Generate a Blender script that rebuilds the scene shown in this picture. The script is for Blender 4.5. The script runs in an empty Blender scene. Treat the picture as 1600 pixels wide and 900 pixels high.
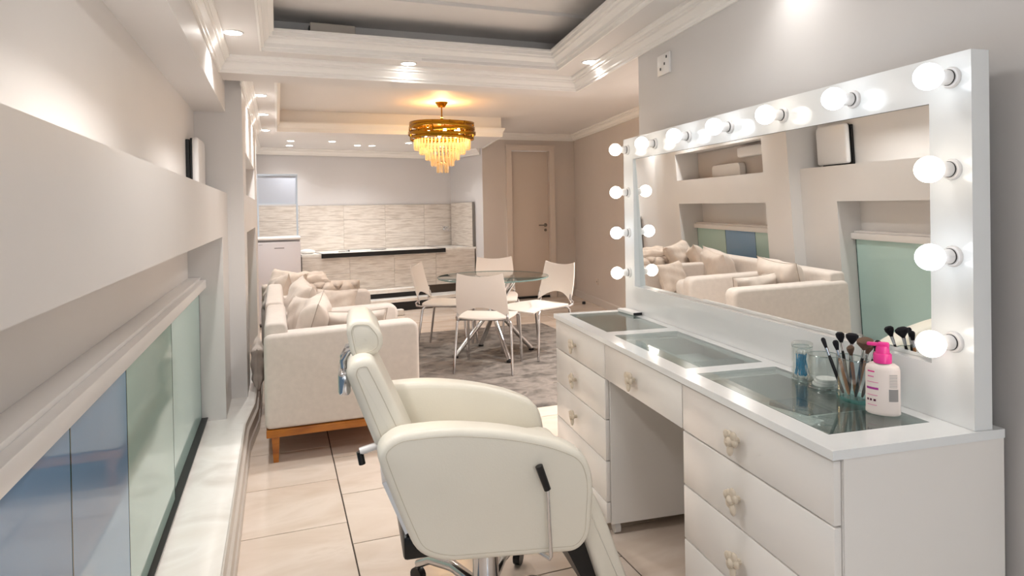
import bpy, bmesh, math, random
from mathutils import Vector, Matrix
R = math.radians
random.seed(7)
S = bpy.context.scene
COL = S.collection

# ------------------------------------------------------------------ camera
F_PX, CAM_H = 1000.0, 1.25
YAW, ROLL, PITCH = R(20.1), R(1.0), R(0.6)
fw = Vector((math.sin(YAW), math.cos(YAW), 0)); rt = Vector((math.cos(YAW), -math.sin(YAW), 0)); up = Vector((0, 0, 1))
fw2 = fw * math.cos(PITCH) - up * math.sin(PITCH); up2 = up * math.cos(PITCH) + fw * math.sin(PITCH)
rt3 = rt * math.cos(ROLL) - up2 * math.sin(ROLL); up3 = up2 * math.cos(ROLL) + rt * math.sin(ROLL)
cd = bpy.data.cameras.new('camera'); cam = bpy.data.objects.new('camera', cd); COL.objects.link(cam)
cd.sensor_width = 36.0; cd.lens = F_PX / 1600.0 * 36.0
cd.shift_y = (337.5 - 450.0) / 1600.0
cd.clip_start = 0.02
m3 = Matrix((rt3, up3, -fw2)).transposed()
cam.matrix_world = Matrix.Translation((0, 0, CAM_H)) @ m3.to_4x4()
S.camera = cam

# ------------------------------------------------------------------ world, exposure
S.view_settings.view_transform = 'Standard'
S.view_settings.look = 'None'
S.view_settings.gamma = 1.0
S.view_settings.use_curve_mapping = False
S.view_settings.exposure = 0.9
w = bpy.data.worlds.new('world'); S.world = w; w.use_nodes = True
w.node_tree.nodes['Background'].inputs[0].default_value = (0.95, 0.98, 1.0, 1)
w.node_tree.nodes['Background'].inputs[1].default_value = 0.8

def area(name, loc, rot, sx, sy, power, color):
    l = bpy.data.lights.new(name, 'AREA'); l.shape = 'RECTANGLE'; l.size = sx; l.size_y = sy
    l.energy = power; l.color = color
    o = bpy.data.objects.new(name, l); COL.objects.link(o); o.location = loc; o.rotation_euler = rot
    return o
# cool fill light added at an assumed, unseen window behind the camera
area('window_daylight', (0.35, -2.30, 1.30), (R(90), 0, 0), 1.10, 1.25, 9, (0.90, 0.95, 1.0))
LAMP_W = 8.5          # each recessed downlight
BULB_E = 2.6          # vanity bulbs
CHAND_W = 6.5

# ------------------------------------------------------------------ helpers
def lin(h):
    h = h.lstrip('#'); v = [int(h[i:i+2], 16) / 255 for i in (0, 2, 4)]
    return tuple((c / 12.92 if c <= 0.04045 else ((c + 0.055) / 1.055) ** 2.4) for c in v) + (1,)

def mat(name, hexc, rough=0.5, metal=0.0, var=0.0, scale=8.0, bump=0.0, bscale=60.0, ior=1.45, coat=0.0, emis=None, es=0.0, sheen=0.0):
    m = bpy.data.materials.new(name); m.use_nodes = True
    nt = m.node_tree; b = nt.nodes['Principled BSDF']
    b.inputs['Base Color'].default_value = lin(hexc); b.inputs['Roughness'].default_value = rough
    b.inputs['Metallic'].default_value = metal; b.inputs['IOR'].default_value = ior
    b.inputs['Coat Weight'].default_value = coat; b.inputs['Coat Roughness'].default_value = 0.06
    if sheen: b.inputs['Sheen Weight'].default_value = sheen
    tc = None
    if var or bump:
        tc = nt.nodes.new('ShaderNodeTexCoord')
    if var:
        n = nt.nodes.new('ShaderNodeTexNoise'); n.inputs['Scale'].default_value = scale; n.inputs['Detail'].default_value = 5
        nt.links.new(tc.outputs['Object'], n.inputs['Vector'])
        r = nt.nodes.new('ShaderNodeValToRGB'); c = lin(hexc)
        r.color_ramp.elements[0].position = .3; r.color_ramp.elements[1].position = .7
        r.color_ramp.elements[0].color = tuple(x * (1 - var) for x in c[:3]) + (1,)
        r.color_ramp.elements[1].color = tuple(min(1, x * (1 + var)) for x in c[:3]) + (1,)
        nt.links.new(n.outputs[0], r.inputs[0]); nt.links.new(r.outputs[0], b.inputs['Base Color'])
    if bump:
        n = nt.nodes.new('ShaderNodeTexNoise'); n.inputs['Scale'].default_value = bscale; n.inputs['Detail'].default_value = 3
        nt.links.new(tc.outputs['Object'], n.inputs['Vector'])
        bp = nt.nodes.new('ShaderNodeBump'); bp.inputs['Strength'].default_value = bump; bp.inputs['Distance'].default_value = 0.002
        nt.links.new(n.outputs[0], bp.inputs['Height']); nt.links.new(bp.outputs[0], b.inputs['Normal'])
    if emis:
        b.inputs['Emission Color'].default_value = lin(emis) if isinstance(emis, str) else emis
        b.inputs['Emission Strength'].default_value = es
    return m

def glass(name, tint, refl_rough=0.02, ior=1.5, base=0.0):
    """thin sheet glass: see-through with a Fresnel reflection"""
    m = bpy.data.materials.new(name); m.use_nodes = True; nt = m.node_tree; nt.nodes.clear()
    out = nt.nodes.new('ShaderNodeOutputMaterial'); mix = nt.nodes.new('ShaderNodeMixShader')
    tr = nt.nodes.new('ShaderNodeBsdfTransparent'); tr.inputs[0].default_value = tint
    gl = nt.nodes.new('ShaderNodeBsdfGlossy'); gl.inputs['Roughness'].default_value = refl_rough
    lw = nt.nodes.new('ShaderNodeLayerWeight'); lw.inputs[0].default_value = .5      # facing term is the same on both sides of a sheet
    pw = nt.nodes.new('ShaderNodeMath'); pw.operation = 'POWER'; pw.inputs[1].default_value = 4.0
    ad = nt.nodes.new('ShaderNodeMath'); ad.operation = 'MULTIPLY_ADD'; ad.inputs[1].default_value = .85; ad.inputs[2].default_value = .035 + base; ad.use_clamp = True
    nt.links.new(lw.outputs['Facing'], pw.inputs[0]); nt.links.new(pw.outputs[0], ad.inputs[0]); nt.links.new(ad.outputs[0], mix.inputs[0])
    nt.links.new(tr.outputs[0], mix.inputs[1]); nt.links.new(gl.outputs[0], mix.inputs[2]); nt.links.new(mix.outputs[0], out.inputs[0])
    return m

def ramp_noise(name, stops, scale=(1, 1, 1), nscale=3.0, detail=6, rough=0.3, dist=0.0, per_object=False, bump=0.0, coat=0.0, ntype='noise', var_r=0.0):
    m = bpy.data.materials.new(name); m.use_nodes = True; nt = m.node_tree; b = nt.nodes['Principled BSDF']
    b.inputs['Roughness'].default_value = rough; b.inputs['Coat Weight'].default_value = coat
    tc = nt.nodes.new('ShaderNodeTexCoord'); mp = nt.nodes.new('ShaderNodeMapping'); mp.inputs['Scale'].default_value = scale
    nt.links.new(tc.outputs['Object'], mp.inputs[0])
    if per_object:
        oi = nt.nodes.new('ShaderNodeObjectInfo'); mu = nt.nodes.new('ShaderNodeMath'); mu.operation = 'MULTIPLY'; mu.inputs[1].default_value = 37.0
        nt.links.new(oi.outputs['Random'], mu.inputs[0])
        cx = nt.nodes.new('ShaderNodeCombineXYZ')
        for i in range(3): nt.links.new(mu.outputs[0], cx.inputs[i])
        nt.links.new(cx.outputs[0], mp.inputs['Location'])
    n = nt.nodes.new('ShaderNodeTexNoise'); n.inputs['Scale'].default_value = nscale; n.inputs['Detail'].default_value = detail
    n.inputs['Distortion'].default_value = dist
    nt.links.new(mp.outputs[0], n.inputs['Vector'])
    r = nt.nodes.new('ShaderNodeValToRGB')
    while len(r.color_ramp.elements) < len(stops): r.color_ramp.elements.new(0.5)
    for e, (p, c) in zip(r.color_ramp.elements, stops): e.position = p; e.color = lin(c)
    nt.links.new(n.outputs[0], r.inputs[0]); nt.links.new(r.outputs[0], b.inputs['Base Color'])
    if bump:
        bp = nt.nodes.new('ShaderNodeBump'); bp.inputs['Strength'].default_value = bump; bp.inputs['Distance'].default_value = 0.004
        nt.links.new(n.outputs[0], bp.inputs['Height']); nt.links.new(bp.outputs[0], b.inputs['Normal'])
    return m

class MB:
    """collects shapes, links them as ONE mesh object"""
    def __init__(s): s.bm = bmesh.new()
    def _add(s, vs, fs):
        b = [s.bm.verts.new(v) for v in vs]; out = []
        for f in fs:
            try: out.append(s.bm.faces.new([b[i] for i in f]))
            except ValueError: pass
        return b, out
    def box(s, x0, x1, y0, y1, z0, z1, bev=0.0, seg=2, M=None):
        vs = [(x, y, z) for z in (z0, z1) for y in (y0, y1) for x in (x0, x1)]
        fs = [(0, 2, 3, 1), (4, 5, 7, 6), (0, 1, 5, 4), (2, 6, 7, 3), (0, 4, 6, 2), (1, 3, 7, 5)]
        if bev:
            t = bmesh.new(); b = [t.verts.new(v) for v in vs]
            for f in fs: t.faces.new([b[i] for i in f])
            bmesh.ops.bevel(t, geom=t.edges[:], offset=bev, segments=seg, affect='EDGES', profile=0.5)
            s._merge(t, M)
        else:
            if M: vs = [M @ Vector(v) for v in vs]
            s._add(vs, fs)
        return s
    def _merge(s, t, M=None):
        t.verts.index_update(); mp = {}
        for v in t.verts: mp[v] = s.bm.verts.new(M @ v.co if M else v.co)
        for f in t.faces:
            try: s.bm.faces.new([mp[v] for v in f.verts])
            except ValueError: pass
        t.free()
    def prism(s, poly, z0, z1, bev=0.0, seg=2, M=None):
        n = len(poly); t = bmesh.new()
        a = [t.verts.new((x, y, z0)) for x, y in poly]; b = [t.verts.new((x, y, z1)) for x, y in poly]
        t.faces.new(a[::-1]); t.faces.new(b)
        for i in range(n): t.faces.new((a[i], a[(i+1) % n], b[(i+1) % n], b[i]))
        bmesh.ops.recalc_face_normals(t, faces=t.faces[:])
        if bev:
            cap = [e for e in t.edges if abs(e.verts[0].co.z - e.verts[1].co.z) < 1e-7]
            bmesh.ops.bevel(t, geom=cap, offset=bev, segments=seg, affect='EDGES', profile=0.5)
        s._merge(t, M); return s
    def tube(s, pts, rad, seg=10, caps=True, closed=False):
        pts = [Vector(p) for p in pts]
        if not isinstance(rad, (list, tuple)):
            q = [p for i, p in enumerate(pts) if i == 0 or (p - pts[i-1]).length > 1e-5]
            if closed and (q[0] - q[-1]).length < 1e-5: q.pop()
            pts = q
        n = len(pts)
        rads = rad if isinstance(rad, (list, tuple)) else [rad] * n
        rings = []; prev = None
        for i, p in enumerate(pts):
            a = pts[i-1] if (i > 0 or closed) else pts[i]; b = pts[(i+1) % n] if (i < n-1 or closed) else pts[i]
            t = (b - a).normalized()
            if prev is None:
                r = t.orthogonal().normalized()
            else:
                r = (prev - t * prev.dot(t)); r = r.normalized() if r.length > 1e-6 else t.orthogonal().normalized()
            prev = r; q = t.cross(r)
            rings.append([s.bm.verts.new(p + (r * math.cos(2*math.pi*k/seg) + q * math.sin(2*math.pi*k/seg)) * rads[i]) for k in range(seg)])
        for i in range(n if closed else n-1):
            A, B = rings[i], rings[(i+1) % n]
            for k in range(seg):
                try: s.bm.faces.new((A[k], A[(k+1) % seg], B[(k+1) % seg], B[k]))
                except ValueError: pass
        if caps and not closed:
            s.bm.faces.new(rings[0][::-1]); s.bm.faces.new(rings[-1])
        return s
    def lathe(s, prof, seg=24, M=None, sx=1.0, sy=1.0, cap=True):
        rings = []
        for r, z in prof:
            ring = []
            for k in range(seg):
                a = 2*math.pi*k/seg; v = Vector((max(r, 1e-5)*math.cos(a)*sx, max(r, 1e-5)*math.sin(a)*sy, z))
                ring.append(s.bm.verts.new(M @ v if M else v))
            rings.append(ring)
        for A, B in zip(rings, rings[1:]):
            for k in range(seg): s.bm.faces.new((A[k], A[(k+1) % seg], B[(k+1) % seg], B[k]))
        if cap:
            s.bm.faces.new(rings[0][::-1]); s.bm.faces.new(rings[-1])
        return s
    def ball(s, c, r, seg=20, rings=12, sc=(1, 1, 1), M=None):
        T = Matrix.Translation(c) @ Matrix.Diagonal((sc[0], sc[1], sc[2], 1))
        if M: T = M @ T
        pr = [(r*math.sin(math.pi*i/rings), -r*math.cos(math.pi*i/rings)) for i in range(rings+1)]
        return s.lathe(pr, seg, T, cap=False)
    def grid(s, fn, nu, nv, flip=False):
        g = [[s.bm.verts.new(fn(i/nu, j/nv)) for j in range(nv+1)] for i in range(nu+1)]
        for i in range(nu):
            for j in range(nv):
                q = (g[i][j], g[i+1][j], g[i+1][j+1], g[i][j+1])
                s.bm.faces.new(q[::-1] if flip else q)
        return g
    def sweep(s, path, prof, side=1, closed=False):
        """extrude a moulding profile (out, z) along a plan polyline with mitred corners"""
        P = [Vector((p[0], p[1])) for p in path]; n = len(P); rings = []
        def nrm(a, b):
            d = (b - a).normalized(); return Vector((-d.y, d.x)) * side
        for i in range(n):
            ns = []
            if i > 0 or closed: ns.append(nrm(P[i-1], P[i]))
            if i < n-1 or closed: ns.append(nrm(P[i], P[(i+1) % n]))
            if len(ns) == 2:
                mm = (ns[0] + ns[1]).normalized(); k = 1 / max(0.2, mm.dot(ns[0])); nn = mm * k
            else: nn = ns[0]
            rings.append([s.bm.verts.new((P[i].x + nn.x*o, P[i].y + nn.y*o, z)) for o, z in prof])
        m = len(prof)
        for i in range(n if closed else n-1):
            A, B = rings[i], rings[(i+1) % n]
            for k in range(m): s.bm.faces.new((A[k], B[k], B[(k+1) % m], A[(k+1) % m]))
        if not closed:
            s.bm.faces.new(rings[0]); s.bm.faces.new(rings[-1][::-1])
        return s
    def mesh(s, name, m, smooth=True, fix=True):
        if fix: bmesh.ops.recalc_face_normals(s.bm, faces=s.bm.faces[:])
        me = bpy.data.meshes.new(name); s.bm.to_mesh(me); s.bm.free()
        me.materials.append(m)
        if smooth:
            me.polygons.foreach_set('use_smooth', [True] * len(me.polygons))
            try: me.set_sharp_from_angle(angle=R(38))
            except Exception: pass
        return me
    def build(s, name, m, parent=None, smooth=True, fix=True):
        return put(name, s.mesh(name, m, smooth, fix), parent)

def put(name, me, parent=None, loc=(0, 0, 0), rot=(0, 0, 0)):
    o = bpy.data.objects.new(name, me); COL.objects.link(o); o.location = loc; o.rotation_euler = rot
    if parent: o.parent = parent
    return o
def tag(o, label, cat, group=None):
    o['label'] = label; o['category'] = cat
    if group: o['group'] = group
    return o
def thing(name, label, cat, loc=(0, 0, 0), rz=0.0, group=None):
    o = bpy.data.objects.new(name, None); COL.objects.link(o); o.location = loc; o.rotation_euler = (0, 0, rz); o.empty_display_size = .1
    return tag(o, label, cat, group)
def struct(o, label=None):
    o['kind'] = 'structure'
    if label: o['label'] = label
    return o
def copy_tree(o, parent=None):
    c = o.copy(); COL.objects.link(c); c.parent = parent
    for ch in list(o.children): copy_tree(ch, c)
    return c
def arc(c, r, a0, a1, n, plane='xz', off=0.0):
    out = []
    for i in range(n+1):
        a = a0 + (a1-a0)*i/n; x, z = c[0] + r*math.cos(a), c[1] + r*math.sin(a)
        out.append((x, off, z) if plane == 'xz' else (off, x, z))
    return out
def rpoly(pts, r, n=5):
    """round the corners of a polygon; r one radius or one per corner"""
    out = []; N = len(pts)
    for i in range(N):
        p = Vector(pts[i]); a = Vector(pts[i-1]); b = Vector(pts[(i+1) % N]); rr = r[i] if isinstance(r, (list, tuple)) else r
        da = (a-p); db = (b-p); k = min(rr, da.length*.49, db.length*.49)
        A = p + da.normalized()*k; B = p + db.normalized()*k
        for j in range(n+1):
            t = j/n; q = A*(1-t)**2 + p*2*t*(1-t) + B*t*t; out.append((q.x, q.y))
    return out

def inset(poly, d):
    out = []; n = len(poly); ar = sum(poly[i-1][0] * poly[i][1] - poly[i][0] * poly[i-1][1] for i in range(n)); sg = 1 if ar > 0 else -1
    for i in range(n):
        a, b = Vector(poly[i-2]), Vector(poly[(i+2) % n]); t = (b - a).normalized(); out.append((poly[i][0] - t.y * d * sg, poly[i][1] + t.x * d * sg))
    return out

# ------------------------------------------------------------------ materials
M_wall = mat('wall_paint', '#dcd8d5', 0.42, var=.02, scale=2.0)
M_wallR = mat('grey_wall_paint', '#d3d0ce', 0.45, var=.02, scale=2.0)
M_wallF = mat('taupe_wall_paint', '#d2c8c0', 0.5, var=.02, scale=2.0)
M_kwall = mat('kitchen_wall_paint', '#d5d3d4', 0.45, var=.02, scale=2.0)
M_ceil = mat('ceiling_paint', '#e3dfdc', 0.6, var=.015, scale=2.0)
M_trim = mat('white_cornice_paint', '#f3f0ec', 0.35)
M_grout = mat('floor_grout', '#4a4038', 0.8)
M_tile = ramp_noise('polished_floor_tile', [(.25, '#c8b4a2'), (.45, '#d4c3b4'), (.62, '#dccdc0'), (.8, '#cbb9a8')], (1.0, 2.4, 1), 1.6, 7, 0.13, 1.4, True)
M_marble = ramp_noise('white_marble', [(.3, '#d8d2cb'), (.5, '#eeebe6'), (.75, '#e2dcd4')], (1, 1, 1), 3.0, 6, 0.16, 1.0)
M_skirt = mat('grey_skirting', '#c9c1b8', 0.35)
M_blue = mat('blue_backed_glass', '#7ea3c6', 0.05, ior=1.5)
M_green = mat('green_backed_glass', '#b4d0c8', 0.05, ior=1.5)
M_green2 = mat('pale_green_backed_glass', '#bcd8d2', 0.05, ior=1.5)
M_black = mat('black_plastic', '#0e0e10', 0.35)
M_white = mat('white_lacquer', '#efebe6', 0.22, coat=.3)
M_white_gl = mat('gloss_white_board', '#eef0f0', 0.16, coat=.6)
M_whitep = mat('white_plastic', '#e9e6e4', 0.3)
M_chrome = mat('chrome', '#d2d2d4', 0.12, 1.0)
M_alu = mat('brushed_aluminium', '#b9bfc6', 0.28, 1.0)
M_steel = mat('dark_steel', '#8b8680', 0.2, 1.0)
M_fabric = mat('cream_upholstery', '#d8cdc4', 0.85, var=.04, scale=35, bump=.35, bscale=420, sheen=.2)
M_fabric2 = mat('beige_upholstery', '#d4c5b8', 0.85, var=.04, scale=35, bump=.35, bscale=420, sheen=.2)
M_pillow = mat('cream_cushion_cloth', '#d8cbc0', 0.85, var=.05, scale=20, bump=.35, bscale=380, sheen=.2)
M_piping = mat('taupe_piping', '#a49587', 0.8)
M_wood = ramp_noise('honey_wood', [(.3, '#8a4a12'), (.5, '#b06a20'), (.7, '#9a5716')], (2, 14, 14), 2.0, 5, 0.35)
M_leather = mat('ivory_leather', '#ece6d8', 0.36, var=.015, scale=6, bump=.12, bscale=260, coat=.1)
M_seam = mat('leather_seam', '#cfc6b4', 0.5)
M_shell = mat('white_chair_plastic', '#e6ddd5', 0.38)
M_glass = glass('clear_glass', (.95, .97, .96, 1), base=.035)
M_glass_top = glass('table_glass', (.96, .985, .975, 1))
M_glass_inset = glass('vanity_glass', (.90, .95, .94, 1), base=.03)
M_glass_edge = mat('glass_edge', '#2c5552', 0.1)
M_mirror = mat('mirror', '#f2f4f3', 0.0, 1.0)
M_tray = mat('grey_tray', '#d3dad8', 0.4)
M_rug = ramp_noise('grey_rug', [(.30, '#4e4741'), (.45, '#6f665f'), (.58, '#857b73'), (.72, '#5e564f')], (1, 1.25, 1), 7.0, 8, 0.95, .5)
M_gold = mat('gold_metal', '#a87a22', 0.24, 1.0)
M_knob = mat('cream_resin', '#d3c6b3', 0.3)
M_lamp = mat('lamp_lens', '#ffffff', 0.4, emis=(1, .97, .92, 1), es=16.0)
M_warm = mat('bulb_warm', '#ffffff', 0.3, emis=(1, .90, .78, 1), es=BULB_E)
M_cool = mat('bulb_cool', '#ffffff', 0.3, emis=(.86, .93, 1, 1), es=BULB_E)
M_candle = mat('candle_bulb', '#ffffff', 0.3, emis=(1, .72, .32, 1), es=26.0)
M_pink = mat('pink_plastic', '#ee3f97', 0.25)
M_ktile = ramp_noise('strip_tile', [(.3, '#b9afa5'), (.45, '#cac1b8'), (.58, '#d8d1c9'), (.75, '#c5bbb0')], (3.0, 3.0, 30), 1.8, 3, 0.3, .2, True)
M_door = mat('door_paint', '#d6c8bc', 0.4)
M_fridge = mat('fridge_enamel', '#dcd8dc', 0.3)
# ================================================================== STRUCTURE
ZB, ZU, ZH = 2.09, 2.32, 2.30     # dropped border, upper ceiling of the near coffer, high ceiling of the far half
XP, XQ, XN = -.28, -.19, -.45     # near bay face, far bay face, niche back
YS = 4.15                         # where the far bay steps out
RD = Vector((.1219, .9925))       # direction of the right wall
def rw(y, off=0.0): return 1.49 + (y - .98) * RD.x / RD.y + off

# floor with its tiles
fl = struct(MB().box(-.70, 4.7, -2.5, 9.6, -.08, -.004).build('floor', M_grout, smooth=False))
tile_me = MB().box(-.4450, .4450, -.2225, .2225, -.006, 0, .0012, 1).mesh('floor_tile', M_tile)
for ci in range(-1, 5):
    cx = .24 + .895 * (ci + .5)
    for ri in range(-4, 22):
        cy = .45 * ri + (.175 if ci % 2 else .441)
        if -2.3 < cy < 9.3 and cx < 4.6: put('floor_tile', tile_me, fl, (cx, cy, 0), (0, 0, math.pi * ((ri * 7 + ci) % 2)))

# left wall with its two bays of niches
wl = struct(MB().box(-.62, XN, -2.4, 9.4, 0, 2.45).build('wall_left', M_wall, smooth=False))
def wl_part(name, *b): return MB().box(*b).build(name, M_wall, wl, smooth=False)
wl_part('pilaster', XN, XP, 3.75, YS, 0, 1.375)
wl_part('band', XN, XP, -2.4, 3.75, 1.13, 1.375)
wl_part('soffit_box', XN, XP, -2.4, YS, 1.855, 2.45)
wl_part('pilaster', XN, XQ, YS, 4.5, 0, 2.45)
wl_part('band', XN, XQ, 4.5, 6.2, 1.13, 1.375)
wl_part('soffit_box', XN, XQ, 4.5, 6.2, 1.65, 2.45)
wl_part('pilaster', XN, XQ, 6.2, 6.8, 0, 2.45)
wl_part('pilaster', XN, -.245, 6.8, 9.3, 0, 2.45)
# marble platform in front of the glass
pf = struct(MB().prism([(XN, -2.4), (-.185, -2.4), (-.185, 3.62), (-.15, 4.0), (-.15, 4.9), (XN, 4.9)], 0, .15, .004).build('trim_1', M_marble), 'white marble plinth under the glass fronts')
sk = [(0, 0), (.028, 0), (.028, .05), (.022, .058), (.022, .115), (.012, .125), (.006, .15), (0, .15)]
MB().sweep([(-.185, -2.4), (-.185, 3.62), (-.15, 4.0), (-.15, 4.9)], sk, side=-1).build('skirting', M_skirt, pf, smooth=False)

# right wall beside the vanity, its end, and the far right walls
def quadwall(name, a, b, th, z0, z1, m, kind=True):
    a, b = Vector(a), Vector(b); d = (b - a).normalized(); n = Vector((d.y, -d.x)) * th
    o = MB().prism([a[:], b[:], (b + n)[:], (a + n)[:]], z0, z1).build(name, m, smooth=False)
    return struct(o)
quadwall('wall_right', (rw(-2.4), -2.4), (rw(2.80), 2.80), .16, 0, 2.45, M_wallR)
CR = (4.0, 8.3)
quadwall('wall_right_far', CR, (3.072, 2.5), -.15, 0, 2.45, M_wallF)
quadwall('wall_right_passage', (3.45, 2.62), (1.75, 2.62), .10, 0, 2.45, M_wallF)
# back wall with the door, kitchen return and kitchen back wall
DX0, DX1 = 2.985, 3.645
KA = R(9.0); KO = Vector((-.20, 8.05)); kx = Vector((math.cos(KA), math.sin(KA))); ky = Vector((-math.sin(KA), math.cos(KA)))
def kp(u, v): p = KO + kx * u + ky * v; return (p.x, p.y)
bw = struct(MB().prism([(2.62, 8.30), (DX0, 8.30), (DX0, 8.45), (2.64, 8.45)], 0, 2.45)
    .prism([(DX1, 8.30), (4.02, 8.30), (4.02, 8.45), (DX1, 8.45)], 0, 2.45)
    .prism([(DX0, 8.30), (DX1, 8.30), (DX1, 8.45), (DX0, 8.45)], 2.10, 2.45).build('wall_back', M_wallF, smooth=False))
kb0, kb1 = kp(-.15, .70), kp(2.76, .70)
quadwall('wall_back_kitchen', kb0, kb1, -.12, 0, 2.45, M_kwall)
struct(MB().prism([(2.62, 8.30), (2.66, 8.45), (kb1[0] + .10, kb1[1] + .02), (kb1[0] - .02, kb1[1] + .01)], 0, 2.45).build('wall_kitchen_return', M_kwall, smooth=False))
# wall behind the camera; its unseen window is added to brighten the room
WX0, WX1, WZ0, WZ1 = -.22, .92, .66, 1.94
struct(MB().box(-.62, WX0, -2.55, -2.4, 0, 2.45).box(WX1, 1.3, -2.55, -2.4, 0, 2.45).box(WX0, WX1, -2.55, -2.4, 0, WZ0).box(WX0, WX1, -2.55, -2.4, WZ1, 2.45).build('wall_behind', M_wall, smooth=False))
wn = struct(MB().box(WX0, WX1, -2.47, -2.46, WZ0, WZ1).build('window_1', M_glass))
MB().box(WX0, WX0+.05, -2.50, -2.42, WZ0, WZ1).box(WX1-.05, WX1, -2.50, -2.42, WZ0, WZ1).box(WX0+.05, WX1-.05, -2.50, -2.42, WZ0, WZ0+.05).box(WX0+.05, WX1-.05, -2.50, -2.42, WZ1-.05, WZ1).box(.33, .37, -2.50, -2.42, WZ0+.05, WZ1-.05).build('window_frame', M_trim, wn, smooth=False)

# ceilings
struct(MB().box(-.62, 2.1, -2.5, 3.72, ZU, ZU+.05).build('ceiling', M_ceil, smooth=False))
struct(MB().box(-.62, 4.6, 3.2, 9.5, ZH, ZH+.18).box(1.9, 4.6, 2.5, 3.2, ZH, ZH+.18).build('ceiling_far', M_ceil, smooth=False))
CL, CF = -.07, 3.53                       # near coffer: left and far edges
def cr(y): return 1.62 + (y - 3.57) * .131 # right edge
CN = -1.5
struct(MB().prism([(XN, -2.4), (CL, -2.4), (CL, CF), (XN, CF)], ZB, ZB+.02)
    .prism([(XN, CF), (cr(CF), CF), (rw(CF, .08), CF), (rw(3.72, .08), 3.72), (XN, 3.72)], ZB, ZB+.02)
    .prism([(cr(CN), CN), (rw(CN, .1), CN), (rw(CF, .08), CF), (cr(CF), CF)], ZB, ZB+.02)
    .prism([(CL, -2.4), (rw(-2.4, .1), -2.4), (rw(CN, .1), CN), (CL, CN)], ZB, ZB+.02).build('ceiling_border', M_ceil, smooth=False))
# cross beam and the beam that carries on from the right wall
BX = (1.84, 3.72)
struct(MB().prism([(XN, 3.72), (BX[0] + .04, 3.74), (1.99, 4.02), (XN, 4.02)], 2.02, 2.45)
    .prism([(rw(2.78), 2.78), (rw(2.78) + .19, 2.76), (1.99, 4.02), (BX[0] + .02, 3.76)], 2.021, 2.45).build('ceiling_beam', M_ceil, smooth=False))
crown = [(0, -.088), (.010, -.088), (.010, -.076), (.018, -.072), (.018, -.062), (.026, -.050), (.034, -.040), (.034, -.032), (.044, -.030), (.044, -.020), (.058, -.014), (.060, -.006), (.060, 0), (0, 0)]
def crown_at(z, k=1.0): return [(o * k, z + d * k) for o, d in crown]
def trim(n, path, prof, side, label, closed=False):
    return struct(MB().sweep(path, prof, side, closed).build('trim_%d' % n, M_trim, smooth=False), label)
trim(2, [(XP, -2.4), (XP, 3.72), (BX[0], 3.755), (rw(2.79), 2.79), (rw(-2.4), -2.4)], crown_at(ZB, 1.0), -1, 'white stepped cornice around the near ceiling border')
lip = [(0, -.006), (.010, -.006), (.010, .012), (.022, .014), (.022, .034), (.034, .046), (.046, .054), (.046, .064), (.062, .066), (.062, .084), (.070, .086), (.070, .100), (.054, .100), (.002, .03)]
trim(3, [(CL, -2.39), (CL, CF), (cr(CF), CF+.02), (cr(-2.39), -2.39)], [(o, ZB + d) for o, d in lip], -1, 'white moulded lip around the near ceiling recess')
# far half: dropped border on the left and over the kitchen
FX, FY, FR = 0.0, 6.92, 2.42
struct(MB().prism([(XN, 4.02), (FX, 4.02), (FX, FY), (FR, FY), (FR + .22, 8.30), (FR + .22, 9.5), (XN, 9.5)], ZB, ZH).build('ceiling_border_far', M_ceil, smooth=False))
trim(4, [(XQ, 4.02), (XQ, 6.8), (-.245, 6.81), (-.245, kp(0, .70)[1] - .01), (kb1[0] - .03, kb1[1] - .005), (2.60, 8.34)], crown_at(ZB), -1, 'white cornice along the far left wall and kitchen wall')
trim(5, [(FX, 4.02), (FX, FY), (FR, FY), (FR + .2, 8.28)], [(-.004, ZB-.012), (.012, ZB-.012), (.012, ZB+.03), (.02, ZB+.045), (.03, ZB+.06), (.036, ZB+.075), (.036, ZB+.09), (-.004, ZB+.09)], -1, 'white moulding around the far ceiling recess')
trim(6, [(FR + .2, 8.30), (CR[0] - .01, 8.30), (3.26, 3.6)], crown_at(ZH, 1.05), -1, 'white cornice above the door and far right wall')
struct(MB().sweep([(DX1 + .06, 8.30), (CR[0] - .005, 8.30), (3.26, 3.6)], [(0, 0), (.014, 0), (.014, .08), (.008, .09), (0, .09)], -1).build('baseboard_back', M_wallF, smooth=False), 'taupe baseboard beside the door')
# door
dr = struct(MB().box(DX0 + .05, DX1 - .05, 8.325, 8.365, .03, 2.055, .003).build('door_1', M_door))
MB().box(DX0 + .05, DX1 - .05, 8.31, 8.40, 0, .028).build('threshold', M_black, dr, smooth=False)
fr = MB()
for x0, x1 in ((DX0 - .03, DX0 + .048), (DX1 - .048, DX1 + .03)):
    fr.box(x0, x1, 8.275, 8.40, 0, 2.06).box(x0 - .0, x1, 8.265, 8.277, 0, 2.06)
fr.box(DX0 - .03, DX1 + .03, 8.275, 8.40, 2.06, 2.135).box(DX0 - .04, DX1 + .04, 8.262, 8.277, 2.115, 2.14)
fr.build('door_frame', M_trim if False else mat('door_frame_paint', '#dccfc4', .4), dr, smooth=False)
hd = MB().lathe([(.026, 0), (.026, .008), (.02, .012)], 16, Matrix.Translation((DX1-.10, 8.325, 1.02)) @ Matrix.Rotation(R(90), 4, 'X')).build('handle', M_steel, dr)
MB().tube([(DX1-.10, 8.32, 1.02), (DX1-.10, 8.275, 1.02), (DX1-.11, 8.268, 1.02), (DX1-.22, 8.268, 1.02)], .009, 8).build('lever', M_steel, hd)
MB().lathe([(.02, 0), (.02, .008), (.008, .01)], 16, Matrix.Translation((DX1-.10, 8.325, .95)) @ Matrix.Rotation(R(90), 4, 'X')).build('lock_plate', M_steel, dr)

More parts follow.
